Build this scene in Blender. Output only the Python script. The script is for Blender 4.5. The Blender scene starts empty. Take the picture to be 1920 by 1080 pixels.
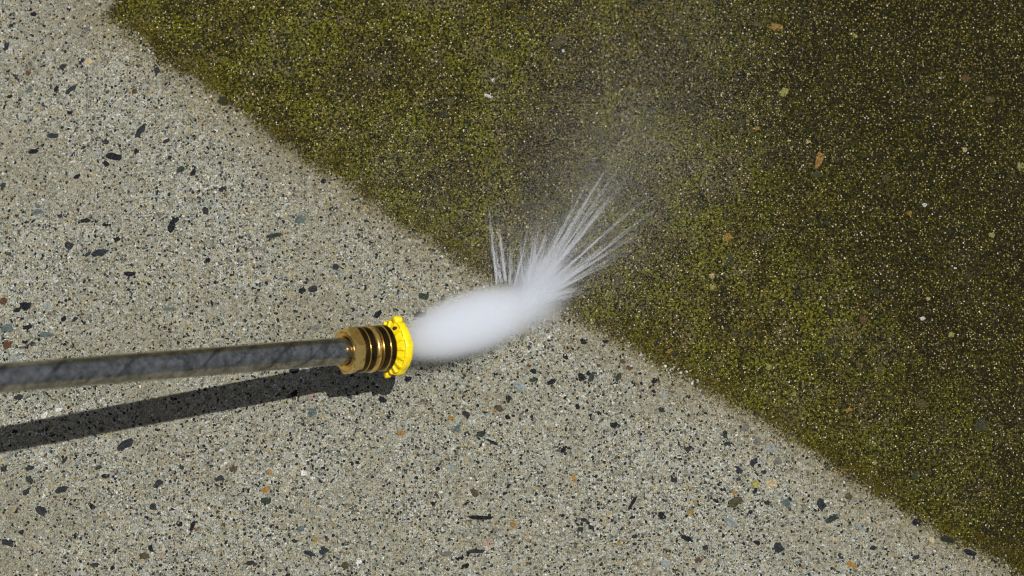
import bpy, math, random
import numpy as np
from mathutils import Vector, Matrix

random.seed(7)
rng = np.random.default_rng(11)
SC = bpy.context.scene
COL = SC.collection
PI = math.pi

# ------------------------------------------------------------------ camera
TAU = math.radians(10.0)               # tilt away from straight down
F = 4700.0                             # focal length in pixels of a 1920 px wide frame
ZN = 1.26                              # depth of the nozzle
HN = 0.054                             # height of the nozzle above the slab
CR = np.array([1.0, 0, 0])
CU = np.array([0, math.cos(TAU), math.sin(TAU)])
CB = np.array([0, -math.sin(TAU), math.cos(TAU)])
def ray(px, py):
    return CR*(px-960)/F + CU*(540-py)/F - CB
ZC = HN - ray(745, 650)[2]*ZN
CAM = np.array([0, -ZC*math.tan(TAU), ZC])
def at(px, py, h=0.0):                 # world point of height h seen at a photo pixel
    d = ray(px, py)
    return CAM + d*((h-CAM[2])/d[2])
def depth_pt(px, py, z):
    return CAM + ray(px, py)*z

cd = bpy.data.cameras.new('camera')
cam = bpy.data.objects.new('camera', cd); COL.objects.link(cam)
cam.location = CAM; cam.rotation_euler = (TAU, 0, 0)
cd.sensor_width = 36; cd.lens = F/1920*36
cd.clip_start = 0.01; cd.clip_end = 200
cd.dof.use_dof = True; cd.dof.focus_distance = 1.30; cd.dof.aperture_fstop = 7.0
SC.camera = cam

# ------------------------------------------------------------------ sky, sun, exposure
SUN = Vector((0.175, 0.048, 0.970)).normalized()
EL = math.asin(SUN.z)
W = bpy.data.worlds.new('World'); SC.world = W; W.use_nodes = True
nt = W.node_tree; nt.nodes.clear()
sky = nt.nodes.new('ShaderNodeTexSky'); sky.sky_type = 'NISHITA'; sky.sun_disc = False
sky.sun_elevation = EL; sky.sun_rotation = math.atan2(SUN.x, SUN.y)
bg = nt.nodes.new('ShaderNodeBackground'); bg.inputs[1].default_value = 0.05
sky.air_density = 1.0; sky.dust_density = 4.0; sky.ozone_density = 0.3
wo = nt.nodes.new('ShaderNodeOutputWorld')
nt.links.new(sky.outputs[0], bg.inputs[0]); nt.links.new(bg.outputs[0], wo.inputs[0])
sl = bpy.data.lights.new('sun', 'SUN'); sl.energy = 4.9; sl.angle = math.radians(0.53); sl.color = (1.0, 0.975, 0.94)
so = bpy.data.objects.new('sun', sl); COL.objects.link(so)
so.rotation_euler = (-SUN).to_track_quat('-Z', 'Y').to_euler(); so.location = (0.6, 0.3, 2)
SC.view_settings.view_transform = 'Standard'; SC.view_settings.look = 'None'
SC.view_settings.exposure = 0.0; SC.view_settings.gamma = 1.0; SC.view_settings.use_curve_mapping = False
SC.render.engine = 'CYCLES'
cy = SC.cycles
cy.use_denoising = True
cy.max_bounces = 8; cy.diffuse_bounces = 2; cy.volume_bounces = 8; cy.transparent_max_bounces = 48
cy.sample_clamp_indirect = 6; cy.sample_clamp_direct = 12
SC.render.filter_size = 1.1 if hasattr(SC.render, 'filter_size') else 1.5
cy.pixel_filter_type = 'BLACKMAN_HARRIS'; cy.filter_width = 1.1

# ------------------------------------------------------------------ helpers
def mesh_obj(name, V, Fc, mat=None, parent=None, smooth=True, cols=None):
    me = bpy.data.meshes.new(name)
    V = np.asarray(V, dtype=np.float32)
    if isinstance(Fc, np.ndarray):
        n, k = Fc.shape
        me.vertices.add(len(V)); me.vertices.foreach_set('co', V.ravel())
        me.loops.add(n*k); me.loops.foreach_set('vertex_index', Fc.astype(np.int32).ravel())
        me.polygons.add(n); me.polygons.foreach_set('loop_start', np.arange(0, n*k, k, dtype=np.int32))
        me.update(calc_edges=True)
    else:
        me.from_pydata([tuple(v) for v in V.tolist()], [], Fc)
    me.polygons.foreach_set('use_smooth', np.full(len(me.polygons), smooth))
    if cols is not None:
        a = me.color_attributes.new('tint', 'FLOAT_COLOR', 'POINT')
        c = np.ones((len(V), 4), np.float32); c[:, :3] = cols
        a.data.foreach_set('color', c.ravel())
    me.update()
    if mat: me.materials.append(mat)
    o = bpy.data.objects.new(name, me); COL.objects.link(o)
    if parent: o.parent = parent
    return o

def tag(o, label=None, cat=None, group=None, kind=None):
    for k, v in (('label', label), ('category', cat), ('group', group), ('kind', kind)):
        if v: o[k] = v
    return o

class NT:                              # small node-tree writer
    def __init__(s, name, dim='3D'):
        s.dim = dim
        s.m = bpy.data.materials.new(name); s.m.use_nodes = True
        s.t = s.m.node_tree; s.t.nodes.clear()
        s.out = s.n('ShaderNodeOutputMaterial')
    def n(s, typ, **kw):
        nd = s.t.nodes.new(typ)
        for k, v in kw.items(): setattr(nd, k, v)
        return nd
    def put(s, sock, v):
        if hasattr(v, 'node') and hasattr(v, 'is_output'): s.t.links.new(v, sock)
        else: sock.default_value = v
    def math(s, op, a, b=None, c=None, clamp=False):
        nd = s.n('ShaderNodeMath', operation=op, use_clamp=clamp)
        for i, v in enumerate((a, b, c)):
            if v is not None: s.put(nd.inputs[i], v)
        return nd.outputs[0]
    def mix(s, f, a, b, mode='MIX'):
        nd = s.n('ShaderNodeMix', data_type='RGBA', blend_type=mode)
        s.put(nd.inputs[0], f)
        s.put(nd.inputs[6], a if hasattr(a, 'node') else (*a, 1)); s.put(nd.inputs[7], b if hasattr(b, 'node') else (*b, 1))
        return nd.outputs[2]
    def ramp(s, f, stops, interp='LINEAR'):
        nd = s.n('ShaderNodeValToRGB'); cr = nd.color_ramp; cr.interpolation = interp
        while len(cr.elements) < len(stops): cr.elements.new(0.5)
        for e, (p, c) in zip(cr.elements, stops):
            e.position = p; e.color = (*c, 1) if not isinstance(c, (int, float)) else (c, c, c, 1)
        s.put(nd.inputs[0], f); return nd.outputs[0]
    def obj(s):
        return s.n('ShaderNodeTexCoord').outputs['Object']
    def scale(s, v, sc):
        nd = s.n('ShaderNodeMapping'); s.put(nd.inputs[0], v); nd.inputs[3].default_value = sc; return nd
    def noise(s, vec, sc, det=3, rough=0.55, dist=0.0, col=False):
        nd = s.n('ShaderNodeTexNoise', noise_dimensions=s.dim); s.put(nd.inputs['Vector'], vec)
        nd.inputs['Scale'].default_value = sc; nd.inputs['Detail'].default_value = det
        nd.inputs['Roughness'].default_value = rough; nd.inputs['Distortion'].default_value = dist
        return nd.outputs[1 if col else 0]
    def voro(s, vec, sc, feat='F1', rand=1.0):
        nd = s.n('ShaderNodeTexVoronoi', feature=feat, voronoi_dimensions=s.dim); s.put(nd.inputs['Vector'], vec)
        nd.inputs['Scale'].default_value = sc; nd.inputs['Randomness'].default_value = rand
        return nd
    def sep(s, c):
        nd = s.n('ShaderNodeSeparateColor'); s.put(nd.inputs[0], c); return nd.outputs
    def smooth(s, v, a, b):
        nd = s.n('ShaderNodeMapRange', interpolation_type='SMOOTHSTEP')
        s.put(nd.inputs[0], v); nd.inputs[1].default_value = a; nd.inputs[2].default_value = b
        return nd.outputs[0]
    def bump(s, h, strength, dist, prev=None):
        nd = s.n('ShaderNodeBump'); s.put(nd.inputs['Height'], h)
        nd.inputs['Strength'].default_value = strength; nd.inputs['Distance'].default_value = dist
        if prev is not None: s.put(nd.inputs['Normal'], prev)
        return nd.outputs[0]
    def pbr(s, col, rough=0.6, metal=0.0, normal=None, spec=0.5, coat=None):
        b = s.n('ShaderNodeBsdfPrincipled')
        s.put(b.inputs['Base Color'], col if hasattr(col, 'node') else (*col, 1))
        s.put(b.inputs['Roughness'], rough); s.put(b.inputs['Metallic'], metal)
        s.put(b.inputs['Specular IOR Level'], spec)
        if normal is not None: s.put(b.inputs['Normal'], normal)
        if coat is not None: s.put(b.inputs['Coat Weight'], coat); b.inputs['Coat Roughness'].default_value = 0.12
        s.t.links.new(b.outputs[0], s.out.inputs[0]); return b
    def attr(s, name):
        return s.n('ShaderNodeAttribute', attribute_name=name)

def vnoise(x, y, sc, seed=0):          # value noise on numpy arrays, 0..1
    r = np.random.default_rng(seed); T = r.random((256, 256))
    u = x*sc + 100.3; v = y*sc + 77.7
    i = np.floor(u).astype(int); j = np.floor(v).astype(int)
    fx = u-i; fy = v-j; fx = fx*fx*(3-2*fx); fy = fy*fy*(3-2*fy)
    g = lambda a, b: T[a % 256, b % 256]
    return (g(i, j)*(1-fx)+g(i+1, j)*fx)*(1-fy) + (g(i, j+1)*(1-fx)+g(i+1, j+1)*fx)*fy
def fbm(x, y, sc, seed=0, o=4):
    t = 0; a = 0.5; n = 0
    for k in range(o):
        t = t + a*vnoise(x, y, sc*2**k, seed+k); n += a; a *= 0.5
    return t/n

# edge of the washed concrete (photo pixels laid on the slab), algae lies on its upper right
EDGE = np.array([at(*p)[:2] for p in ((330, -400), (222, -40), (190, 28), (300, 118), (420, 200), (560, 296), (640, 352),
        (740, 420), (830, 478), (900, 520), (985, 565), (1060, 590), (1150, 640), (1300, 728), (1460, 812),
        (1560, 886), (1680, 958), (1800, 1030), (1900, 1078), (2300, 1300))])
_far0 = EDGE[0] + (EDGE[0]-EDGE[1])*60; _far1 = EDGE[-1] + (EDGE[-1]-EDGE[-2])*60
EDGE = np.vstack([_far0, EDGE, _far1])
def sdist(x, y):                       # signed distance, positive on the algae side
    best = np.full(x.shape, 1e9); sg = np.zeros(x.shape)
    for a, b in zip(EDGE[:-1], EDGE[1:]):
        d = b-a; L = d@d
        t = np.clip(((x-a[0])*d[0]+(y-a[1])*d[1])/L, 0, 1)
        qx = x-a[0]-t*d[0]; qy = y-a[1]-t*d[1]
        q = qx*qx+qy*qy
        cr = d[0]*qy-d[1]*qx
        m = q < best-1e-12
        best = np.where(m, q, best); sg = np.where(m, np.sign(cr), sg)
    return np.sqrt(best)*sg
def height(x, y):                      # gentle unevenness of the slab
    return (fbm(x, y, 28, 5, 3)-0.5)*0.0012 + (fbm(x, y, 160, 9, 2)-0.5)*0.0005

# ------------------------------------------------------------------ concrete slab
def concrete_material():
    k = NT('washed_and_algae_stained_concrete', '2D')
    P = k.obj()
    warp = k.n('ShaderNodeVectorMath', operation='SCALE'); k.put(warp.inputs[0], k.noise(P, 900, 2, col=True)); warp.inputs[3].default_value = 0.0007
    add = k.n('ShaderNodeVectorMath', operation='ADD'); k.put(add.inputs[0], P); k.put(add.inputs[1], warp.outputs[0])
    Q = add.outputs[0]
    v1 = k.voro(Q, 900); v2 = k.voro(Q, 520); v3 = k.voro(Q, 1700)
    c1 = k.sep(v1.outputs['Color']); c2 = k.sep(v2.outputs['Color']); c3 = k.sep(v3.outputs['Color'])
    sand = k.ramp(c1[0], [(0, (.02, .02, .02)), (.06, (.08, .075, .06)), (.15, (.17, .155, .11)), (.33, (.29, .27, .19)), (.58, (.41, .385, .29)),
                          (.76, (.56, .53, .43)), (.86, (.40, .29, .12)), (.92, (.33, .345, .33)), (.95, (.85, .84, .78))], 'CONSTANT')
    fine = k.ramp(c3[1], [(0, (.06, .056, .045)), (.14, (.19, .175, .125)), (.40, (.34, .32, .235)), (.72, (.47, .445, .345)), (.94, (.66, .63, .54))], 'CONSTANT')
    paste = k.mix(k.noise(P, 60, 4), (.29, .275, .20), (.40, .38, .28))
    clean = k.mix(k.math('MULTIPLY', k.smooth(v1.outputs['Distance'], .62, .25), .8), fine, sand)
    clean = k.mix(.12, clean, paste)
    # coarse dark, ochre and bluish grains
    g2 = k.smooth(v2.outputs['Distance'], .42, .34)
    dark = k.math('MULTIPLY', g2, k.math('LESS_THAN', c2[0], .13))
    clean = k.mix(dark, clean, k.mix(c2[1], (.022, .023, .027), (.10, .10, .095)))
    och = k.math('MULTIPLY', g2, k.math('GREATER_THAN', c2[0], .93))
    clean = k.mix(k.math('MULTIPLY', och, .8), clean, k.mix(c2[1], (.42, .27, .10), (.58, .56, .50)))
    v4 = k.voro(Q, 330); c4 = k.sep(v4.outputs['Color'])
    g4 = k.math('MULTIPLY', k.smooth(v4.outputs['Distance'], .50, .34), k.math('GREATER_THAN', c4[0], .45))
    clean = k.mix(k.math('MULTIPLY', g4, .55), clean, k.ramp(c4[1], [(0, (.20, .185, .14)), (.25, (.43, .40, .31)), (.5, (.36, .36, .33)), (.66, (.42, .33, .17)), (.80, (.52, .50, .43)), (.92, (.28, .30, .28))], 'CONSTANT'))
    # pits
    pit = k.smooth(k.noise(P, 1100, 2, .6), .38, .28)
    clean = k.mix(k.math('MULTIPLY', pit, .85), clean, (.035, .033, .026))
    # broad blotches of cleaner / dirtier paste
    clean = k.mix(k.smooth(k.noise(P, 14, 4, .6), .35, .75), clean, k.mix(.5, clean, (.24, .21, .135)))
    clean = k.mix(1.0, clean, (.645, .683, .708), 'MULTIPLY')
    # ---- algae film
    sd = k.attr('edge_distance').outputs['Fac']
    rag = k.math('MULTIPLY', k.math('SUBTRACT', k.noise(P, 60, 5, .75), .5), .016)
    rag2 = k.math('MULTIPLY', k.math('SUBTRACT', k.noise(P, 800, 3, .7), .5), .022)
    s = k.math('ADD', k.math('ADD', sd, rag), rag2)
    film = k.smooth(s, -.002, .0045)
    halo = k.smooth(s, -.024, .004)
    al_n = k.noise(P, 22, 5, .62)
    alg = k.ramp(al_n, [(.30, (.034, .029, .007)), (.44, (.072, .062, .008)), (.56, (.100, .102, .005)), (.70, (.112, .098, .034))])
    alg = k.mix(k.math('MULTIPLY', k.smooth(k.noise(P, 95, 4, .7), .50, .66), .8), alg, (.010, .010, .003))
    alg = k.mix(k.math('MULTIPLY', k.smooth(k.noise(P, 62, 4, .7), .54, .70), .6), alg, (.125, .098, .045))
    px_ = k.n('ShaderNodeSeparateXYZ'); k.put(px_.inputs[0], P)
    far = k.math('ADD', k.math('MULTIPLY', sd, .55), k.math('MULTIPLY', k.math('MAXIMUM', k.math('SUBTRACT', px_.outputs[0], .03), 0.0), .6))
    vign_dark = k.smooth(k.math('ADD', far, k.math('MULTIPLY', k.math('SUBTRACT', k.noise(P, 16, 4, .65), .5), .16)), .06, .20)
    alg = k.mix(k.math('MULTIPLY', vign_dark, .78), alg, (.012, .0098, .002))  # vignette darkening toward the right, painted into the algae colour
    alg = k.mix(k.smooth(k.noise(P, 620, 2, .6), .42, .58), k.mix(.92, alg, (.007, .007, .002)), alg)
    tipc = k.ramp(c1[1], [(0, (.008, .008, .003)), (.3, (.11, .098, .004)), (.55, (.18, .15, .02)), (.78, (.28, .235, .06)), (.92, (.46, .41, .17)), (.98, (.66, .62, .40))], 'CONSTANT')
    tips = k.math('MULTIPLY', k.smooth(v1.outputs['Distance'], .46, .2), k.math('GREATER_THAN', c1[2], .50))
    alg = k.mix(k.math('MULTIPLY', tips, .75), alg, tipc)
    base = k.mix(k.math('MULTIPLY', halo, .55), clean, k.mix(.7, clean, (.12, .085, .02)))
    lip = k.math('MULTIPLY', k.smooth(s, .022, .006), k.smooth(k.noise(P, 45, 4, .7), .40, .56))
    alg = k.mix(k.math('MULTIPLY', lip, .55), alg, (.040, .030, .001))
    alg = k.mix(1.0, alg, (.90, .885, 1.15), 'MULTIPLY')
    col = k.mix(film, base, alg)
    # relief
    h = k.math('ADD', k.math('MULTIPLY', k.smooth(v1.outputs['Distance'], .6, .1), .8), k.math('MULTIPLY', k.noise(P, 2400, 2), .5))
    h = k.math('SUBTRACT', h, k.math('MULTIPLY', pit, .8))
    nb = k.bump(h, .75, .00045)
    nb = k.bump(k.noise(P, 320, 3), .5, .0009, nb)
    k.pbr(col, .88, 0, nb, spec=.08)
    return k.m

def axis_lines(lo, hi, step, far):
    d = np.arange(lo, hi+step/2, step)
    f = [hi+0.02, hi+0.06, hi+0.15, hi+0.4, 1.5, 4.0, far]
    return np.concatenate([[-v for v in f[::-1]], d, f]) if abs(lo+hi) < 1e-9 else None
gx = axis_lines(-0.36, 0.36, 0.0016, 15.0); gy = axis_lines(-0.24, 0.24, 0.0016, 15.0)
XX, YY = np.meshgrid(gx, gy, indexing='ij')
ZZ = height(XX, YY); ZZ = np.where((abs(XX) > .4) | (abs(YY) > .3), 0, ZZ)
nx, ny = XX.shape
idx = np.arange(nx*ny).reshape(nx, ny)
quads = np.stack([idx[:-1, :-1], idx[1:, :-1], idx[1:, 1:], idx[:-1, 1:]], -1).reshape(-1, 4)
ground = mesh_obj('concrete_ground', np.stack([XX, YY, ZZ], -1).reshape(-1, 3), quads, concrete_material())
a = ground.data.attributes.new('edge_distance', 'FLOAT', 'POINT')
a.data.foreach_set('value', sdist(XX.ravel(), YY.ravel()).astype(np.float32))
tag(ground, 'grey concrete slab washed clean at lower left and green at upper right', kind='structure')

# ------------------------------------------------------------------ pebbles set in the slab
PEBBLE_COL = {'K': (.008, .009, .012), 'D': (.021, .024, .027), 'T': (.085, .11, .105), 'L': (.21, .235, .22), 'B': (.085, .042, .024),
              'O': (.27, .15, .035), 'C': (.40, .32, .18), 'W': (.58, .58, .57), 'G': (.13, .125, .105), 'Y': (.26, .25, .075),
              'P': (.33, .21, .15), 'E': (.026, .036, .026), 'V': (.055, .05, .022), 'N': (.065, .052, .028), 'A': (.014, .017, .012)}
def pebble_material(key, c, grown):
    k = NT(('algae_covered_' if grown else 'bare_')+'pebble_stone_'+key.lower()); P = k.obj()
    rnd = k.n('ShaderNodeObjectInfo').outputs['Random']
    off = k.n('ShaderNodeVectorMath', operation='ADD'); k.put(off.inputs[0], P)
    cx = k.n('ShaderNodeCombineXYZ'); k.put(cx.inputs[0], k.math('MULTIPLY', rnd, 40.0)); k.put(off.inputs[1], cx.outputs[0])
    Q = off.outputs[0]
    col = k.mix(k.smooth(k.noise(Q, 2.4, 5, .75), .32, .68), tuple(v*.5 for v in c), tuple(min(1, v*1.4+.008) for v in c))
    col = k.mix(k.math('MULTIPLY', k.smooth(k.noise(Q, 4.5, 4, .75), .56, .66), .55), col, tuple(v*.5+.13 for v in c))
    ln = k.n('ShaderNodeVectorMath', operation='LENGTH'); fl = k.scale(P, (1, 1, 0)); k.put(ln.inputs[0], fl.outputs[0])
    rim = k.smooth(k.math('ADD', ln.outputs[1], k.math('MULTIPLY', k.math('SUBTRACT', k.noise(Q, 3.2, 4, .8), .5), 1.6)), 1.0, 1.12)
    if grown:
        rim = k.math('MAXIMUM', rim, k.math('MULTIPLY', k.smooth(k.noise(Q, 3.8, 4, .8), .42, .60), .85))
        over = k.mix(k.smooth(k.noise(Q, 9, 2), .4, .6), (.015, .014, .004), (.085, .073, .010))
    else:
        over = k.mix(k.smooth(k.noise(Q, 8, 2), .35, .65), (.17, .155, .115), (.38, .355, .27))
    col = k.mix(k.math('MULTIPLY', rim, .92), col, over)
    k.pbr(col, k.math('ADD', .55, k.math('MULTIPLY', k.noise(Q, 5, 2), .4)), 0, k.bump(k.noise(Q, 6, 3), .5, .15), spec=.10)
    return k.m
PM = {(k, g): pebble_material(k, c, g) for k, c in PEBBLE_COL.items() for g in (False, True)}
def pebble_mesh(seed, mat, n=10):
    r = np.random.default_rng(seed)
    th = np.linspace(0, 2*PI, n, endpoint=False) + r.uniform(-.22, .22, n)
    rad = 1 + r.uniform(-.42, .24, n)
    if seed % 3 == 0: rad[r.integers(n)] *= 1.25
    V = []
    for sc, z in ((1.0, -.22), (.93, .10), (.58, .27)):
        for t, q in zip(th, rad):
            V.append((q*sc*math.cos(t), q*sc*math.sin(t), z + r.uniform(-.04, .04)))
    V.append((r.uniform(-.1, .1), r.uniform(-.1, .1), .31))
    Fc = []
    for lv in (0, 1):
        for i in range(n):
            j = (i+1) % n
            Fc.append((lv*n+i, lv*n+j, (lv+1)*n+j, (lv+1)*n+i))
    for i in range(n): Fc.append((2*n+i, 2*n+(i+1) % n, 3*n))
    me = bpy.data.meshes.new('pebble'); me.from_pydata(V, [], Fc)
    me.polygons.foreach_set('use_smooth', [i >= n for i in range(len(Fc))]); me.materials.append(mat); me.update()
    return me
PEB = {kg: [pebble_mesh(i*17+ord(kg[0]), PM[kg]) for i in range(5)] for kg in PM}
# x y diameter key stretch angle (photo pixels, laid on the slab)
TABLE = '''63 27 12 K 1 0;24 47 14 D 1.7 40;12 87 18 D 1.7 80;52 137 13 B 1 0;117 125 14 D 1.2 -50;153 114 13 D 2 60;105 166 12 K 1.3 60;55 169 14 T 1.8 30;135 166 20 D 3.2 42;19 180 10 K 1.4 20;264 243 24 D 2.6 58;252 171 12 B 1 0;420 189 22 A 1.5 5;294 132 15 D 1.2 30;78 44 14 G 1.3 0;164 55 15 G 1 0;131 211 10 K 1.2 0;100 255 20 D 2 10;198 266 13 D 1.5 10;215 294 24 K 2.2 -10;198 306 15 K 1.1 0;145 330 12 K 1.6 30;338 318 16 E 1.5 20;362 323 13 K 1.3 60;313 264 14 D 1.8 40;64 284 16 K 2 10;6 350 15 E 1.2 50;255 283 10 K 2 80;143 243 12 B 1.3 80;166 115 16 C 1.5 20;370 88 18 A 1.7 45;607 340 14 K 1 0;417 355 16 D 2 0;
70 398 16 T 1.9 5;71 387 10 T 1.2 0;160 414 15 K 1.6 5;198 420 14 K 1.2 60;113 405 11 D 1.3 40;322 424 20 K 1.6 75;329 412 14 K 1.3 30;386 396 17 D 1.3 -60;416 408 17 L 1.3 70;562 412 20 T 1.4 15;220 449 14 K 1.5 45;129 461 19 D 1.2 60;189 473 26 D 2.4 14;165 476 12 D 2 35;516 441 20 E 3.4 15;15 476 14 V 1.8 -20;245 513 17 K 2.2 0;390 488 12 K 1.2 45;428 486 11 G 1.2 20;567 544 14 K 1.2 30;586 542 18 D 2 8;630 500 16 D 1.1 0;6 565 16 B 1.2 60;46 573 24 K 1.3 30;33 581 13 K 1.6 20;88 574 16 L 1.3 -10;14 615 22 T 1.5 5;50 614 17 K 2 25;84 628 22 T 3.4 -3;16 646 20 B 1.1 30;47 641 11 K 1 0;61 644 10 D 1.3 60;30 673 18 L 1.8 20;112 676 10 G 1.2 0;593 615 15 G 1.4 10;634 627 15 O 1.6 30;120 597 12 K 1.3 50;141 598 11 D 1.8 40;553 694 18 K 1.3 0;577 693 10 W 1 0;397 568 9 K 2.4 -70;318 579 14 T 4 0;555 583 10 D 1.2 0;
36 744 17 D 1.5 15;84 778 14 W 1.6 60;110 768 12 W 1.4 20;238 831 30 D 2.4 35;205 816 11 Y 1.3 0;122 862 14 D 2.4 62;190 805 10 B 1.2 0;57 878 16 D 1.8 20;7 880 14 D 1.2 0;185 877 13 E 1.6 20;199 892 13 K 1.7 5;55 900 15 E 1.6 -60;117 917 22 D 2.1 22;49 922 15 D 1.3 50;298 906 17 D 1.8 42;413 897 16 D 1.7 10;438 879 15 N 1.4 60;585 774 18 T 1.1 0;551 738 17 K 1.4 60;583 740 11 P 1.2 0;569 886 14 W 1.1 0;505 886 11 O 1.2 0;497 918 17 O 1.4 40;497 939 20 E 1.8 15;172 949 14 K 1.1 0;76 957 23 D 2 -38;286 950 15 D 1.4 0;340 877 11 E 1.2 0;102 932 8 B 1.3 0;336 983 13 K 1.2 60;361 986 15 K 2 70;39 998 12 K 1.2 60;16 1018 20 D 1.8 -15;563 992 16 T 1.2 0;592 1012 11 O 1.2 80;607 1032 18 D 1.2 50;553 1015 11 D 1.2 0;582 1038 18 D 2.4 -18;270 1043 18 N 1.5 10;301 1042 13 P 1.2 50;283 1029 12 K 1.7 -60;211 1065 11 K 1.1 60;180 1060 14 D 2.2 -5;470 1056 16 D 1.8 20;606 877 10 K 1.2 0;
716 749 18 K 1.2 0;655 744 12 D 1.4 -20;661 773 10 G 1.2 80;973 724 26 L 1.7 0;953 748 16 A 1.3 70;937 767 15 N 1.2 -40;951 782 12 K 1.2 0;927 769 9 O 1.2 0;875 778 15 D 1.6 -40;856 805 18 T 1.3 40;876 813 14 E 1.3 0;901 814 16 E 1.7 10;923 829 13 K 3.6 -28;751 812 14 O 1.2 0;846 782 12 O 1.3 0;845 876 15 L 1.4 -20;821 879 11 K 1.2 50;781 896 9 K 1.1 0;1056 843 12 K 1.3 60;1143 849 11 G 1.3 0;1076 896 13 O 1.7 -60;890 924 17 N 1.4 -40;812 945 11 K 1.2 -40;903 970 22 K 5 -2;962 982 13 O 1.1 0;1097 976 14 D 1.8 -20;1108 989 12 D 1.2 0;1089 993 12 D 1.3 -20;1186 943 16 K 3.6 58;1242 967 16 K 1.2 -40;1186 970 11 K 1.9 25;1240 769 14 D 1.2 0;1152 797 15 K 1.5 20;1265 900 13 D 1.2 0;1083 761 9 K 1 0;1245 740 17 L 1.5 30;878 1038 10 K 1.3 70;896 1034 22 D 4.2 5;864 1047 12 K 1.8 20;872 1062 15 K 1.9 20;914 1018 14 P 1.8 65;837 1039 20 G 2 -5;673 1053 12 W 1.1 0;646 1060 16 V 1.2 0;1160 1019 9 O 1.1 0;1190 1006 12 D 1.6 30;1247 1057 17 L 1.3 -40;1266 1072 13 N 1.4 50;
1094 640 15 K 1.2 -10;1060 668 14 K 1.7 -40;1136 640 10 K 1.5 0;1000 696 15 K 1.3 -10;992 686 9 B 1.2 0;1090 708 20 K 1.3 -60;1103 700 11 K 1.2 0;1110 705 17 E 2.2 70;1000 712 13 E 1.4 -20;1034 716 15 K 1.5 25;1159 708 15 E 1.9 58;1227 715 10 K 1.2 0;1167 678 12 N 1.2 0;1180 690 13 B 1.3 0;1254 658 13 O 1.3 40;1263 663 11 D 1.1 0;1122 685 10 B 1.2 0;1233 640 17 K 2.6 50;793 556 19 E 1.8 0;790 590 20 K 1.8 8;709 588 15 K 1.7 45;765 710 14 K 1.2 0;
1359 815 16 D 1.6 -75;1414 865 18 D 1.6 50;1384 881 17 D 1.7 -35;1433 885 12 D 1.2 40;1289 843 14 D 1.3 -50;1420 827 17 G 1.2 60;1460 865 20 G 1.3 -10;1417 907 17 Y 1.1 70;1447 906 22 C 1.3 0;1416 918 12 K 1.8 70;1380 940 26 V 1.5 30;1476 944 21 T 1.4 -50;1539 945 24 D 1.2 -60;1560 973 24 E 2 25;1446 840 20 L 1.7 5;1371 978 24 L 1.5 -20;1459 1027 22 D 1.2 30;1420 1018 14 K 1.6 -20;1322 1027 12 D 1.6 15;1288 1010 17 K 1.9 -25;1343 939 12 K 1.5 -30;1439 943 12 A 1.5 -40;1407 961 12 K 1.4 70;1612 987 17 L 2.6 -38;1596 1058 17 O 1.9 -30;1568 1011 13 C 1.2 0;1577 1043 13 D 1.3 -50;1637 1027 13 A 1.4 0;1719 1045 14 D 1.6 30;1775 1011 23 A 1.9 -15;1820 1036 18 K 2 -20;1720 980 18 K 1.3 0;1592 931 15 N 1.2 40;1748 1013 13 C 1.2 0;1295 960 12 O 1.3 0;1377 923 13 O 1.2 0;1310 1050 14 B 1.4 0;1398 802 15 G 1.3 30;1365 833 13 D 1.5 0;
1717 890 17 E 1.9 60;1837 797 26 E 1.2 20;1640 833 10 Y 1 0;1590 768 14 O 1.8 10;1728 758 20 N 1.4 30;1640 867 11 Y 1 0;1670 746 13 A 1.1 0;1489 738 10 Y 1 0;1569 770 9 Y 1 0;
1364 445 17 O 1.3 60;1550 419 17 K 1.4 0;1595 540 11 Y 1.2 70;1338 538 13 Y 1.1 0;1335 517 12 C 1.2 0;1367 485 20 E 1.3 -50;1618 600 20 B 1.1 0;1557 585 13 K 1.3 0;1556 640 20 A 1.3 20;1500 547 18 K 1.5 15;1642 546 18 A 1.4 0;1783 627 14 Y 1.1 0;1650 694 17 V 2 80;1442 688 12 Y 1.2 60;1733 384 10 W 1.3 30;1730 598 10 W 1.1 0;1815 518 20 A 1.2 0;1541 665 20 A 1.2 0;1570 660 18 A 1.1 0;1376 626 13 N 1.3 0;1402 626 12 E 1.3 0;1705 400 11 O 1 0;1740 560 10 C 1 0;1860 440 12 Y 1.3 0;
1050 77 30 N 1.7 50;832 215 20 A 1.5 0;877 229 15 K 1.6 0;843 190 20 V 1.3 0;916 180 14 W 1.9 -15;1175 68 15 A 1.2 0;980 33 18 E 1.3 0;945 12 15 A 1.2 0;765 75 12 Y 1.2 0;957 284 17 A 1.4 0;924 150 9 W 1 0;1056 95 7 W 1 0;1220 205 20 A 1.4 0;1420 45 14 N 1 0;
1470 172 19 Y 1.3 40;1455 49 22 O 1.7 -5;1536 300 26 O 2.2 75;1532 327 19 E 1.2 10;1812 147 18 B 1.3 0;1855 187 18 N 1.2 0;1913 312 18 Y 1.2 50;1282 80 20 D 1.6 -30;1660 335 18 V 1.6 10;1420 240 12 O 1.2 0;1372 257 9 Y 1.2 30;1515 265 11 C 1.3 0;1405 283 15 A 1.3 0'''
def add_pebble(px, py, d, key, st, ang):
    p = at(px, py)
    r = d/2/3.56e3
    grown = float(sdist(np.array([p[0]]), np.array([p[1]]))[0]) > .002
    o = bpy.data.objects.new('pebble', PEB[(key, grown)][random.randrange(5)])
    COL.objects.link(o); o.parent = ground
    o.location = (p[0], p[1], float(height(np.array([p[0]]), np.array([p[1]]))[0])+0.00002)
    q = math.sqrt(st)
    o.scale = (r*q*1.0, r/q*1.0, r*.30)
    o.rotation_euler = (0, 0, math.radians(ang))
placed = []
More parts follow.
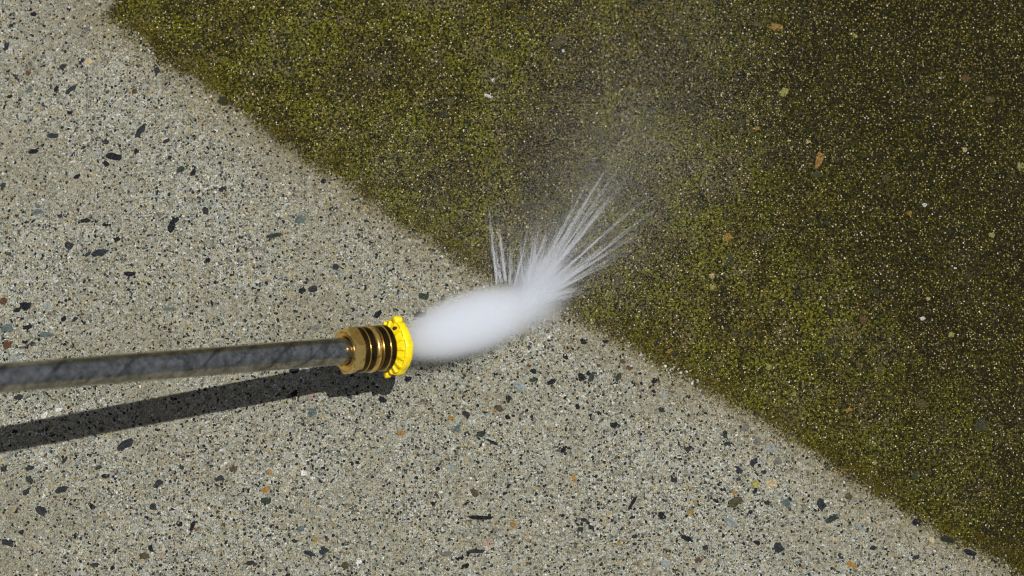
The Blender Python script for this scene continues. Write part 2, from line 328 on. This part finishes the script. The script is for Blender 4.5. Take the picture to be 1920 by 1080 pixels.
for item in TABLE.replace('\n', '').split(';'):
    f = item.split()
    add_pebble(float(f[0]), float(f[1]), float(f[2]), f[3], float(f[4]), float(f[5])); placed.append((float(f[0]), float(f[1])))
while len(placed) < 300:
    px, py = random.uniform(0, 1920), random.uniform(0, 1080)
    if min((px-a)**2+(py-b)**2 for a, b in placed) < 28**2: continue
    w = at(px, py); s = float(sdist(np.array([w[0]]), np.array([w[1]]))[0])
    key = random.choice('KKKDDDTGGOLWNE') if s < 0 else random.choice('AAEEVYNKC')
    add_pebble(px, py, random.uniform(7.5, 12), key, random.uniform(1, 2), random.uniform(0, 180)); placed.append((px, py))

# ------------------------------------------------------------------ sand grains and algae crust (countless small pieces)
def scatter(xy, rad, flat, sink, cols, sides=5, zoff=None):
    n = len(xy)
    th = np.linspace(0, 2*PI, sides, endpoint=False)[None] + rng.uniform(-.35, .35, (n, sides)) + rng.uniform(0, 6.28, (n, 1))
    q = 1 + rng.uniform(-.35, .30, (n, sides))
    st = rng.uniform(1, 1.6, (n, 1)); an = rng.uniform(0, PI, (n, 1))
    lx = q*np.cos(th)*np.sqrt(st); ly = q*np.sin(th)/np.sqrt(st)
    ex = lx*np.cos(an)-ly*np.sin(an); ey = lx*np.sin(an)+ly*np.cos(an)
    z0 = height(xy[:, 0], xy[:, 1])[:, None]
    if zoff is not None: z0 = z0 + zoff[:, None]
    R_ = rad[:, None]; fl = flat[:, None]*R_
    V = np.empty((n, sides*2+1, 3))
    V[:, :sides, 0] = xy[:, :1]+ex*R_; V[:, :sides, 1] = xy[:, 1:]+ey*R_; V[:, :sides, 2] = z0-.25*fl-sink[:, None]
    V[:, sides:2*sides, 0] = xy[:, :1]+ex*R_*.72; V[:, sides:2*sides, 1] = xy[:, 1:]+ey*R_*.72
    V[:, sides:2*sides, 2] = z0+fl*rng.uniform(.45, .8, (n, sides))-sink[:, None]
    V[:, 2*sides, 0] = xy[:, 0]+ex[:, 0]*rad*.2; V[:, 2*sides, 1] = xy[:, 1]+ey[:, 0]*rad*.2; V[:, 2*sides, 2] = z0[:, 0]+fl[:, 0]*.95-sink
    tri = []
    for i in range(sides):
        j = (i+1) % sides
        tri += [(i, j, sides+j), (i, sides+j, sides+i), (sides+i, sides+j, 2*sides)]
    T = (np.array(tri)[None] + (np.arange(n)*(2*sides+1))[:, None, None]).reshape(-1, 3)
    return V.reshape(-1, 3), T, np.repeat(cols, 2*sides+1, axis=0)

def tint_material(name, rough, spec, coat=None, bumpy=True):
    k = NT(name, '2D'); P = k.obj()
    c = k.attr('tint').outputs['Color']
    c = k.mix(k.smooth(k.noise(P, 1800, 2), .3, .7), c, k.mix(.45, c, (.02, .02, .018)))
    k.pbr(c, rough, 0, k.bump(k.noise(P, 2600, 2), .4, .0003) if bumpy else None, spec=spec, coat=coat)
    return k.m
def sample_xy(n):
    px = rng.uniform(-60, 1980, n); py = rng.uniform(-50, 1130, n)
    d = CR[None]*((px-960)/F)[:, None] + CU[None]*((540-py)/F)[:, None] - CB[None]
    P = CAM[None] + d*((-CAM[2])/d[:, 2])[:, None]
    return P[:, :2]
def palette(n, items):
    w = np.array([i[0] for i in items], float); w /= w.sum()
    pick = rng.choice(len(items), n, p=w)
    c = np.array([i[1] for i in items])[pick]
    return c*rng.uniform(.75, 1.25, (n, 1))

xy = sample_xy(66000); sd = sdist(xy[:, 0], xy[:, 1]) + (fbm(xy[:, 0], xy[:, 1], 70, 3)-.5)*.03
xy = xy[sd < .002]; n = len(xy)
rad = 0.00024 + 0.00075*rng.random(n)**3.0
cols = palette(n, [(32, (.007, .008, .009)), (12, (.03, .03, .029)), (8, (.09, .08, .055)), (22, (.40, .38, .30)), (6, (.36, .25, .09)), (9, (.58, .56, .50)), (4, (.22, .25, .245)), (2, (.16, .07, .04)), (2, (.42, .40, .2))])
cols = cols*np.array([.70, .735, .74])
V, T, Cc = scatter(xy, rad, np.full(n, .30), np.zeros(n), cols, 6)
g = mesh_obj('sand_grains', V, T, tint_material('bare_sand_grain', .75, .12), ground, False, Cc); tag(g, kind='stuff')

# algae crust: tiny clumps that thin out towards the washed edge
xy = sample_xy(70000); x, y = xy.T
sd = sdist(x, y) + (fbm(x, y, 70, 21)-.5)*.016 + (fbm(x, y, 420, 31, 2)-.5)*.012
keep = (sd > 0) & (rng.random(len(x)) < np.clip(.35+sd/.03, 0, 1)) & (fbm(x, y, 45, 51) > .30)
xy = xy[keep]; x, y = xy.T; n = len(xy)
rad = 0.00028 + 0.00050*rng.random(n)**2
hue = fbm(x, y, 24, 61)[:, None]; hu2 = fbm(x, y, 9, 71)[:, None]
hu = np.clip((hue-.40)/.18, 0, 1); 
brown = np.array([.096, .078, .016]); green = np.array([.108, .110, .0015]); deep = np.array([.014, .013, .004])
cols = brown*(1-hu)+green*hu
FAR = lambda x, y: np.clip((sdist(x, y)*.55+np.maximum(x-.03, 0)*.6+(fbm(x, y, 16, 81)-.5)*.16-.06)/.14, 0, 1)  # mask for the painted vignette, rising away from the edge and rightward
bl = np.clip((fbm(x, y, 85, 91)-.42)/.22, 0, 1)[:, None]; cols = cols*(.35+1.0*bl)
tan = np.clip((fbm(x, y, 55, 95)-.56)/.12, 0, 1)[:, None]; cols = cols*(1-.6*tan)+np.array([.13, .10, .045])*.6*tan
vign_dark = FAR(x, y)[:, None]
w2 = np.clip((hu2-.42)/.2, 0, 1)*.4+vign_dark*.6; w2 = np.clip(w2, 0, .92); cols = cols*(1-w2)+deep*w2  # clumps take patchy deep tones plus the painted vignette shade
cols = cols*(.10+1.0*rng.random((n, 1))**2.0)*np.array([1.10, 1.07, 2.0])
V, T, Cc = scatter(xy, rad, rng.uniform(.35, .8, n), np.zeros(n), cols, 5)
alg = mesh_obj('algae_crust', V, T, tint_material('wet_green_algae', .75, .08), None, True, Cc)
tag(alg, 'dark olive green algae crust over the upper right of the slab', 'algae', kind='stuff')

# pale wet sand grains that poke out of the algae
xy = sample_xy(58000); x, y = xy.T
sd = sdist(x, y) + (fbm(x, y, 70, 21)-.5)*.016
xy = xy[sd > .001]; n = len(xy)
rad = 0.00018 + 0.00046*rng.random(n)**2.8
cols = palette(n, [(16, (.24, .21, .09)), (9, (.38, .34, .17)), (3, (.60, .57, .42)), (20, (.20, .185, .012)), (6, (.15, .135, .07)), (3, (.32, .17, .03)), (36, (.006, .006, .003)), (8, (.035, .04, .025))])
x, y = xy.T
cols = cols*(1.0-.55*FAR(x, y))[:, None]  # grain colours dimmed by the same painted vignette
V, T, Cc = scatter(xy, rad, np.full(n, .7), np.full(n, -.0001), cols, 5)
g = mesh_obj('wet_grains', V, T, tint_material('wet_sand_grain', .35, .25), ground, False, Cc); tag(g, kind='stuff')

# ------------------------------------------------------------------ pressure washer lance
N = depth_pt(745, 650, ZN); L0 = depth_pt(0, 709, ZN/1.105)
AX = Vector(N-L0).normalized()
view = Vector(CAM-N).normalized()
near = (view - AX*view.dot(AX)).normalized()          # radial direction that faces the camera
upd = AX.cross(near).normalized()                      # radial direction up in the photo
if upd.y < 0: upd = -upd
third = AX.cross(near)                                 # right-handed frame (AX, near, third)
lance = bpy.data.objects.new('pressure_washer_lance', None); COL.objects.link(lance)
org = Vector(N) - AX*0.031
M = Matrix((( AX.x, near.x, third.x, org.x), (AX.y, near.y, third.y, org.y), (AX.z, near.z, third.z, org.z), (0, 0, 0, 1)))
lance.matrix_world = M
lance.empty_display_size = 0.02
tag(lance, 'scuffed steel pressure washer lance with brass coupler and yellow nozzle', 'lance')
UPS = 1.0 if third.dot(upd) > 0 else -1.0
MM = 0.001

def lathe(name, prof, mat, parent, seg=96, rfun=None, closed=False):
    V = []; Fc = []
    for s, r in prof:
        for i in range(seg):
            t = 2*PI*i/seg
            q = rfun(t, s, r) if rfun else r
            V.append((s*MM, q*MM*math.cos(t), q*MM*math.sin(t)))
    m = len(prof)
    for k in range(m-1 if not closed else m):
        k2 = (k+1) % m
        for i in range(seg):
            j = (i+1) % seg
            Fc.append((k*seg+i, k*seg+j, k2*seg+j, k2*seg+i))
    o = mesh_obj(name, V, Fc, mat, parent)
    o.data.set_sharp_from_angle(angle=math.radians(38))
    return o

def steel_mat():
    k = NT('scuffed_steel'); P = k.obj()
    mp = k.scale(P, (1, 1, 1)).outputs[0]
    sx = k.n('ShaderNodeSeparateXYZ'); k.put(sx.inputs[0], P)
    # spiral scuffs: shear x by the angle round the tube
    angn = k.math('ARCTAN2', sx.outputs[2], sx.outputs[1])
    cmb = k.n('ShaderNodeCombineXYZ'); k.put(cmb.inputs[0], k.math('ADD', sx.outputs[0], k.math('MULTIPLY', angn, -.009*UPS)))
    k.put(cmb.inputs[1], k.math('MULTIPLY', angn, .0018)); 
    S = cmb.outputs[0]
    scuff = k.math('MAXIMUM', k.math('MULTIPLY', k.smooth(k.noise(S, 60, 5, .85), .52, .60), .8), k.smooth(k.noise(P, 210, 6, .85), .55, .62))
    scr = k.smooth(k.noise(S, 700, 3, .7), .55, .7)
    blot = k.smooth(k.noise(P, 260, 5, .75), .3, .7)
    col = k.mix(blot, (.19, .18, .155), (.50, .48, .42))
    col = k.mix(k.math('MULTIPLY', scuff, .8), col, (.045, .044, .042))
    col = k.mix(k.math('MULTIPLY', k.smooth(k.noise(P, 1300, 2), .66, .72), .6), col, (.62, .60, .55))
    col = k.mix(k.math('MULTIPLY', k.smooth(k.noise(P, 900, 3, .7), .60, .70), .7), col, (.07, .055, .03))
    rough = k.math('ADD', .12, k.math('MULTIPLY', k.noise(S, 140, 3), .16))
    k.pbr(col, rough, .95, k.bump(k.noise(S, 260, 4, .65), .2, .0004), spec=.5)
    return k.m
def brass_mat(name, c0, c1, rough=.22, stain=(.10, .035, .008), st=.6, metal=.95):
    k = NT(name); P = k.obj()
    col = k.mix(k.noise(P, 160, 4, .6), c0, c1)
    col = k.mix(k.math('MULTIPLY', k.smooth(k.noise(P, 330, 4, .7), .52, .68), st), col, stain)
    sp = k.smooth(k.noise(P, 1500, 2), .70, .75)
    col = k.mix(sp, col, (.5, .48, .42))
    k.pbr(col, k.math('ADD', rough, k.math('MULTIPLY', k.noise(P, 420, 3), .18)), metal, k.bump(k.noise(P, 500, 3), .12, .0003))
    return k.m
STEEL = steel_mat()
GOLD = brass_mat('bright_brass', (.95, .56, .12), (1.0, .76, .28), .07, (.50, .19, .02), .75, .92)
TARN = brass_mat('tarnished_brass', (.055, .033, .010), (.12, .075, .022), .16, (.02, .011, .004), .8)
RUSTY = brass_mat('orange_stained_brass', (.60, .27, .05), (.72, .45, .14), .2, (.22, .07, .01), .6)

tube = lathe('tube', [(2.5, 6.4), (0.6, 6.6), (-0.6, 6.85), (-2, 6.85)] + [(-2-k*30, 6.85) for k in range(1, 31)] + [(-902.1, 5.2), (-890, 5.2)], STEEL, lance, 64)
coupler = lathe('coupler', [(5.6, 9.0), (6.0, 10.6), (6.3, 11.25), (7.2, 11.45), (12.2, 11.45), (12.6, 10.9), (16.0, 10.9), (16.4, 10.6), (17.3, 10.6), (17.5, 11.35),
     (20.3, 11.5), (22.2, 11.5), (23.6, 11.5), (24.1, 11.1), (24.2, 8.6), (20, 8.4)], TARN, lance)
# hexagon nut with chamfered corners at both ends
AP = 10.7; ROLL = math.radians(10)*UPS
def hexr(t, s, r):
    a_ = (t-ROLL+PI/6) % (PI/3) - PI/6          # 0 at a corner
    h_ = AP/math.cos(PI/6-abs(a_))
    d = min(max(s, 0), max(6.4-s, 0))
    return min(h_, AP*.985+d*1.9) if r > 10 else r
nut = lathe('hex_nut', [(1.9, 6.7), (1.6, 7.3), (0.5, 8.4), (0.12, 9.2), (0.0, 10.5)] + [(q, 11) for q in (.15, .35, .6, 1.0, 1.5, 3.2, 5.0, 5.5, 5.9, 6.15, 6.35, 6.5)] + [(6.5, 9.0)], GOLD, coupler, 144, hexr)
lathe('washer_seat', [(2.4, 6.62), (1.3, 6.75), (0.8, 7.3), (1.05, 7.75), (1.6, 7.5)], RUSTY, coupler, 64)
def ring(s0, s1, r0, r1, mat):
    m = (s0+s1)/2; w = (s1-s0)/2
    pr = [(m - w*math.cos(PI*i/8), r0+(r1-r0)*math.sin(PI*i/8)) for i in range(9)]
    return lathe('ring', pr, mat, coupler)
ring(12.5, 15.4, 10.8, 12.05, GOLD); ring(15.9, 17.4, 10.55, 11.5, brass_mat('worn_brass', (.34, .21, .055), (.50, .32, .10), .2))
ring(20.2, 20.9, 11.45, 11.75, GOLD); ring(8.6, 9.1, 11.4, 11.56, GOLD)

def yellow_mat():
    k = NT('yellow_plastic'); P = k.obj()
    col = k.mix(k.noise(P, 200, 4), (.76, .53, .004), (.86, .66, .008))
    col = k.mix(k.math('MULTIPLY', k.smooth(k.noise(P, 600, 4, .7), .54, .68), .75), col, (.34, .22, .012))
    col = k.mix(k.smooth(k.noise(P, 1300, 2), .69, .73), col, (.05, .03, .01))
    k.pbr(col, .38, 0, k.bump(k.noise(P, 900, 3), .35, .0006), spec=.5)
    return k.m
YEL = yellow_mat()
DARK = NT('dark_hole'); DARK.pbr((.02, .015, .006), .7); DARK = DARK.m
def wavy(t, s, r):
    return r + (.12*math.cos(14*t+.6) + .30*math.sin(5*t+1) + .18*math.sin(9*t+2))*(1 if r > 12.8 else 0)
nozzle = lathe('nozzle', [(21.5, 7.6), (24.6, 7.6), (25.4, 9.0), (26.6, 11.6), (27.9, 13.1), (27.2, 13.4), (27.2, 13.8), (27.7, 14.2), (29, 14.3), (30.8, 14.2), (31.5, 13.8),
      (31.6, 13.0), (31.0, 12.0), (30.2, 8), (30.4, 4.2), (32.2, 3.6), (32.2, 1.4), (31.2, .5), (30.8, .05)], YEL, lance, 112, wavy)
def boxy(name, pts8, mat, parent):
    o = mesh_obj(name, pts8, [(0, 1, 2, 3), (7, 6, 5, 4), (0, 4, 5, 1), (1, 5, 6, 2), (2, 6, 7, 3), (3, 7, 4, 0)], mat, parent, False)
    bv = o.modifiers.new('round', 'BEVEL'); bv.width = .00018; bv.segments = 2
    return o
NR = 16
for i in range(NR):                                     # radial stiffening ribs on the back of the guard
    t = 2*PI*(i+.3)/NR
    c, s_ = math.cos(t), math.sin(t)
    def P3(s, r, w): return ((s)*MM, (r*c-w*s_)*MM, (r*s_+w*c)*MM)
    w = .78
    boxy('rib', [P3(25.0, 9.4, -w), P3(26.3, 13.4, -w*.9), P3(26.3, 13.4, w*.9), P3(25.0, 9.4, w),
                 P3(27.2, 9.2, -w), P3(28.6, 13.3, -w*.9), P3(28.6, 13.3, w*.9), P3(27.2, 9.2, w)], YEL, nozzle)
def lug(t, r0, r1, s0, s1, w):
    c, s_ = math.cos(t), math.sin(t); V = []; n = 14
    for s in (s0, s0+.5, s1-.5, s1):
        k = .82 if s in (s0, s1) else 1
        for i in range(n):
            a_ = 2*PI*i/n
            r = (r0+r1)/2 + (r1-r0)/2*math.cos(a_)*k; q = w*math.sin(a_)*k
            V.append((s*MM, (r*c-q*s_)*MM, (r*s_+q*c)*MM))
    Fc = [tuple(range(n))[::-1], tuple(range(3*n, 4*n))]
    for l in range(3):
        for i in range(n): Fc.append((l*n+i, l*n+(i+1) % n, (l+1)*n+(i+1) % n, (l+1)*n+i))
    return mesh_obj('lug', V, Fc, YEL, nozzle)
th_up = PI/2*UPS
lug(th_up-math.radians(20)*UPS, 12.4, 16.2, 27.0, 31.2, 2.3)
lug(-th_up-math.radians(26)*UPS, 12.6, 17.0, 26.4, 29.6, 1.7)
t = th_up-math.radians(38)*UPS
c, s_ = math.cos(t), math.sin(t)
def P4(s, r, w): return (s*MM, (r*c-w*s_)*MM, (r*s_+w*c)*MM)
boxy('slot', [P4(24.9, 11.2, -.7), P4(25.1, 12.5, -.7), P4(25.1, 12.5, .7), P4(24.9, 11.2, .7), P4(27, 11.2, -.7), P4(27, 12.5, -.7), P4(27, 12.5, .7), P4(27, 11.2, .7)], DARK, nozzle)

# ------------------------------------------------------------------ water: dense jet
E0 = M @ Vector((.0315, 0, 0)); A0 = Vector(at(1004, 566))
ja = (A0-E0); JL = ja.length; ja.normalize()
jy = ja.cross(Vector((0, 0, 1))).normalized(); jz = ja.cross(jy)
jet_c = E0*.51 + A0*.49
SA, SB = JL*.575, .0190
seg, ringn = 32, 16
V = [(-SA, 0, 0)]
for i in range(1, ringn):
    u = -math.cos(PI*i/ringn)
    for j in range(seg):
        q = SB*(1-abs(u)**2.2)**.5*(1+.12*u)
        V.append((SA*u, q*math.cos(2*PI*j/seg), q*math.sin(2*PI*j/seg)))
V.append((SA, 0, 0))
Fc = [(0, 1+(j+1) % seg, 1+j) for j in range(seg)]
for i in range(ringn-2):
    for j in range(seg):
        Fc.append((1+i*seg+j, 1+i*seg+(j+1) % seg, 1+(i+1)*seg+(j+1) % seg, 1+(i+1)*seg+j))
b0 = 1+(ringn-2)*seg
Fc += [(b0+j, b0+(j+1) % seg, len(V)-1) for j in range(seg)]
def jet_material():
    k = NT('fine_water_spray'); P = k.obj()
    sx = k.n('ShaderNodeSeparateXYZ'); k.put(sx.inputs[0], P)
    u = k.math('DIVIDE', sx.outputs[0], SA); bb = k.math('MULTIPLY', SB*1.0, k.math('ADD', 1.0, k.math('MULTIPLY', u, .12)))
    v = k.math('DIVIDE', sx.outputs[1], bb); w = k.math('DIVIDE', sx.outputs[2], bb)
    r2 = k.math('ADD', k.math('POWER', k.math('ABSOLUTE', u), 2.2), k.math('ADD', k.math('MULTIPLY', v, v), k.math('MULTIPLY', w, w)))
    q = k.math('MAXIMUM', k.math('SUBTRACT', 1.0, r2), 0.0)
    d = k.math('POWER', q, 2.3)
    pv = k.n('ShaderNodeVolumePrincipled')
    pv.inputs['Color'].default_value = (.945, .965, .998, 1); pv.inputs['Anisotropy'].default_value = 0.0
    k.put(pv.inputs['Density'], k.math('MULTIPLY', d, 330.0))
    k.t.links.new(pv.outputs[0], k.out.inputs[1])
    k.m.cycles.volume_step_rate = 0.25
    return k.m
jet = mesh_obj('water_jet', V, Fc, jet_material())
jet.matrix_world = Matrix(((ja.x, jy.x, jz.x, jet_c.x), (ja.y, jy.y, jz.y, jet_c.y), (ja.z, jy.z, jz.z, jet_c.z), (0, 0, 0, 1)))
tag(jet, 'dense white fan of water spray leaving the yellow nozzle', 'water spray', kind='stuff')

def soft_blob(name, c, dx, half, mat_fn):
    dx = dx.normalized(); dy = dx.cross(Vector((0, 0, 1))).normalized(); dz = dx.cross(dy)
    Vb = []; n1, n2 = 10, 20
    for i in range(n1+1):
        for j in range(n2):
            q = math.sin(PI*i/n1); Vb.append((-half[0]*math.cos(PI*i/n1), half[1]*q*math.cos(2*PI*j/n2), half[2]*q*math.sin(2*PI*j/n2)))
    Fb = [(i*n2+j, i*n2+(j+1) % n2, (i+1)*n2+(j+1) % n2, (i+1)*n2+j) for i in range(n1) for j in range(n2)]
    o = mesh_obj(name, Vb, Fb, mat_fn)
    o.matrix_world = Matrix(((dx.x, dy.x, dz.x, c.x), (dx.y, dy.y, dz.y, c.y), (dx.z, dy.z, dz.z, c.z), (0, 0, 0, 1)))
    return o
def blob_material(name, half, dens, power):
    k = NT(name); P = k.obj()
    nrm = k.scale(P, tuple(1/h for h in half)).outputs[0]
    ln = k.n('ShaderNodeVectorMath', operation='LENGTH'); k.put(ln.inputs[0], nrm)
    q = k.math('MAXIMUM', k.math('SUBTRACT', 1.0, ln.outputs[1]), 0.0)
    pv = k.n('ShaderNodeVolumePrincipled'); pv.inputs['Color'].default_value = (.945, .965, .998, 1)
    k.put(pv.inputs['Density'], k.math('MULTIPLY', k.math('POWER', q, power), dens))
    k.t.links.new(pv.outputs[0], k.out.inputs[1]); k.m.cycles.volume_step_rate = .4
    return k.m
bc = Vector(at(1004, 556, .006)); bd = Vector(at(1090, 455, .020))-Vector(at(985, 585, .0))
bh = (.031, .020, .012)
burst = soft_blob('water_burst', bc, bd, bh, blob_material('bursting_spray', bh, 300.0, 1.8))
tag(burst, 'soft white burst of spray where the jet strikes the slab', 'water spray', kind='stuff')

# ------------------------------------------------------------------ water: splash threads and drifting droplets
def water_material(name, alpha, fade=False):
    k = NT(name)
    if fade: alpha = k.math('MULTIPLY', k.attr('tint').outputs['Fac'], alpha)
    df = k.n('ShaderNodeBsdfDiffuse'); df.inputs[0].default_value = (.90, .92, .95, 1)
    tl = k.n('ShaderNodeBsdfTranslucent'); tl.inputs[0].default_value = (.90, .92, .95, 1)
    mx = k.n('ShaderNodeMixShader'); mx.inputs[0].default_value = .4
    k.t.links.new(df.outputs[0], mx.inputs[1]); k.t.links.new(tl.outputs[0], mx.inputs[2])
    tr = k.n('ShaderNodeBsdfTransparent'); m2 = k.n('ShaderNodeMixShader'); k.put(m2.inputs[0], alpha)
    k.t.links.new(tr.outputs[0], m2.inputs[1]); k.t.links.new(mx.outputs[0], m2.inputs[2])
    k.t.links.new(m2.outputs[0], k.out.inputs[0]); return k.m
# each streak: start pixel on the slab, end pixel, end height in mm, weight, spread
STREAKS = [(932, 535, 917, 395, 22, .40, 2.5), (948, 530, 934, 420, 20, .55, 2.5), (998, 552, 1148, 368, 28, .85, 3), (1000, 552, 1170, 300, 34, .35, 5),
           (1006, 566, 1212, 405, 24, .35, 2.5), (978, 542, 1030, 430, 20, .6, 3), (986, 545, 1052, 438, 20, .6, 3), (940, 532, 924, 440, 18, .3, 6), (956, 536, 958, 440, 16, .25, 6), (964, 538, 992, 425, 18, .4, 3)]
for i in range(46):
    an = math.radians(12 + 84*((i+.5)/46) + random.uniform(-1.5, 1.5))
    ln = (62 + 195*math.exp(-((math.degrees(an)-52)/26)**2))*random.uniform(.55, 1.25)
    bx, by = 984+random.uniform(4, 26)*math.cos(an), 572-random.uniform(4, 30)*math.sin(an)
    STREAKS.append((bx, by, bx+ln*math.cos(an), by-ln*math.sin(an), random.uniform(8, 26), random.choice((.10, .16, .26, .5))*random.uniform(.7, 1.2), random.uniform(1.2, 4.5)))
def spindles(P0, P1, r):
    n = len(P0); d = P1-P0; L = np.linalg.norm(d, axis=1, keepdims=True); d = d/L
    a_ = np.cross(d, np.array([[0, 0, 1.0]])); a_ /= np.linalg.norm(a_, axis=1, keepdims=True); b_ = np.cross(d, a_)
    st = [(0, .15), (.25, .8), (.5, 1), (.8, .7), (1, .1)]
    V = np.empty((n, 15, 3))
    for i, (t_, w_) in enumerate(st):
        for j in range(3):
            an = 2*PI*j/3
            V[:, i*3+j] = P0+d*L*t_+(a_*math.cos(an)+b_*math.sin(an))*r[:, None]*w_
    q = []
    for i in range(4):
        for j in range(3):
            q.append((i*3+j, i*3+(j+1) % 3, (i+1)*3+(j+1) % 3, (i+1)*3+j))
    T = (np.array(q)[None]+(np.arange(n)*15)[:, None, None]).reshape(-1, 4)
    return V.reshape(-1, 3), T
P0s, P1s, rs, fd = [], [], [], []
for (ax_, ay_, bx_, by_, hh, wt, sp) in STREAKS:
    for _ in range(int(800*wt)):
        j0 = random.gauss(0, 1)*random.choice((.3, .6, 1.3)); j1 = random.gauss(0, 1)
        A = at(ax_+random.gauss(0, 1.6), ay_+random.gauss(0, 1.6), .001)
        k_ = abs(random.gauss(1, .18))
        B = at(bx_+j0*sp*1.7+(bx_-ax_)*(k_-1), by_+j1*sp*1.0+(by_-ay_)*(k_-1), hh*MM*k_*random.uniform(.6, 1.3))
        t0 = random.random()**1.3*.95; t1 = t0+random.uniform(.05, .20)
        P0s.append(A+(B-A)*t0); P1s.append(A+(B-A)*t1); rs.append(random.uniform(.05, .15)*MM); fd.append(max(.03, 1-(t0+t1)/2)**.95)
for _ in range(1400):                                    # loose threads over the whole fan
    an = math.radians(random.uniform(18, 100)); ln = random.uniform(40, 150)*(1.15-abs(an-math.radians(52))/1.3)
    sx_, sy_ = 985+random.gauss(0, 12)+15*math.cos(an), 568+random.gauss(0, 10)-15*math.sin(an)
    A = at(sx_, sy_, .002); B = at(sx_+ln*math.cos(an), sy_-ln*math.sin(an), random.uniform(3, 26)*MM)
    t0 = random.random()*.6; t1 = t0+random.uniform(.1, .4)
    P0s.append(A+(B-A)*t0); P1s.append(A+(B-A)*t1); rs.append(random.uniform(.06, .18)*MM); fd.append(max(.05, .7-.7*(t0+t1)/2))
V, T = spindles(np.array(P0s), np.array(P1s), np.array(rs))
fdc = np.repeat(np.array(fd), 15)[:, None]*np.ones((1, 3))
spl = mesh_obj('water_splash', V, T, water_material('thin_water_threads', .30, True), cols=fdc)
tag(spl, 'thin white water streaks fanning up from where the jet hits', 'splash', kind='stuff')

def droplets(C, r):
    n = len(C); o = np.array([(.94, 0, -.33), (-.47, .82, -.33), (-.47, -.82, -.33), (0, 0, 1)], float)*1.25
    V = C[:, None]+o[None]*r[:, None, None]
    f = np.array([(0, 1, 3), (1, 2, 3), (2, 0, 3), (1, 0, 2)])
    return V.reshape(-1, 3), (f[None]+(np.arange(n)*4)[:, None, None]).reshape(-1, 3)
C = []
def cloud(n, px, py, sx, sy, rot, h0, h1):
    ca, sa = math.cos(math.radians(rot)), math.sin(math.radians(rot))
    for _ in range(n):
        u, v = random.gauss(0, sx), random.gauss(0, sy)
        C.append(at(px+u*ca-v*sa, py-u*sa-v*ca, random.uniform(h0, h1)))
cloud(20000, 1060, 490, 70, 45, 45, .002, .03)
cloud(70000, 1125, 370, 130, 95, 55, .005, .06)
cloud(66000, 1200, 170, 200, 150, 60, .01, .09)
cloud(9000, 960, 470, 60, 45, 80, .002, .03)
cloud(13000, 780, 350, 110, 75, 120, .005, .05)
cloud(5000, 985, 590, 30, 22, 30, .001, .012)
C = np.array(C); r = rng.uniform(.05, .13, len(C))*MM
V, T = droplets(C, r)
mist = mesh_obj('water_mist', V, T, water_material('drifting_droplets', .42), None, True)
tag(mist, 'faint white mist of droplets drifting over the algae beyond the splash', 'mist', kind='stuff')
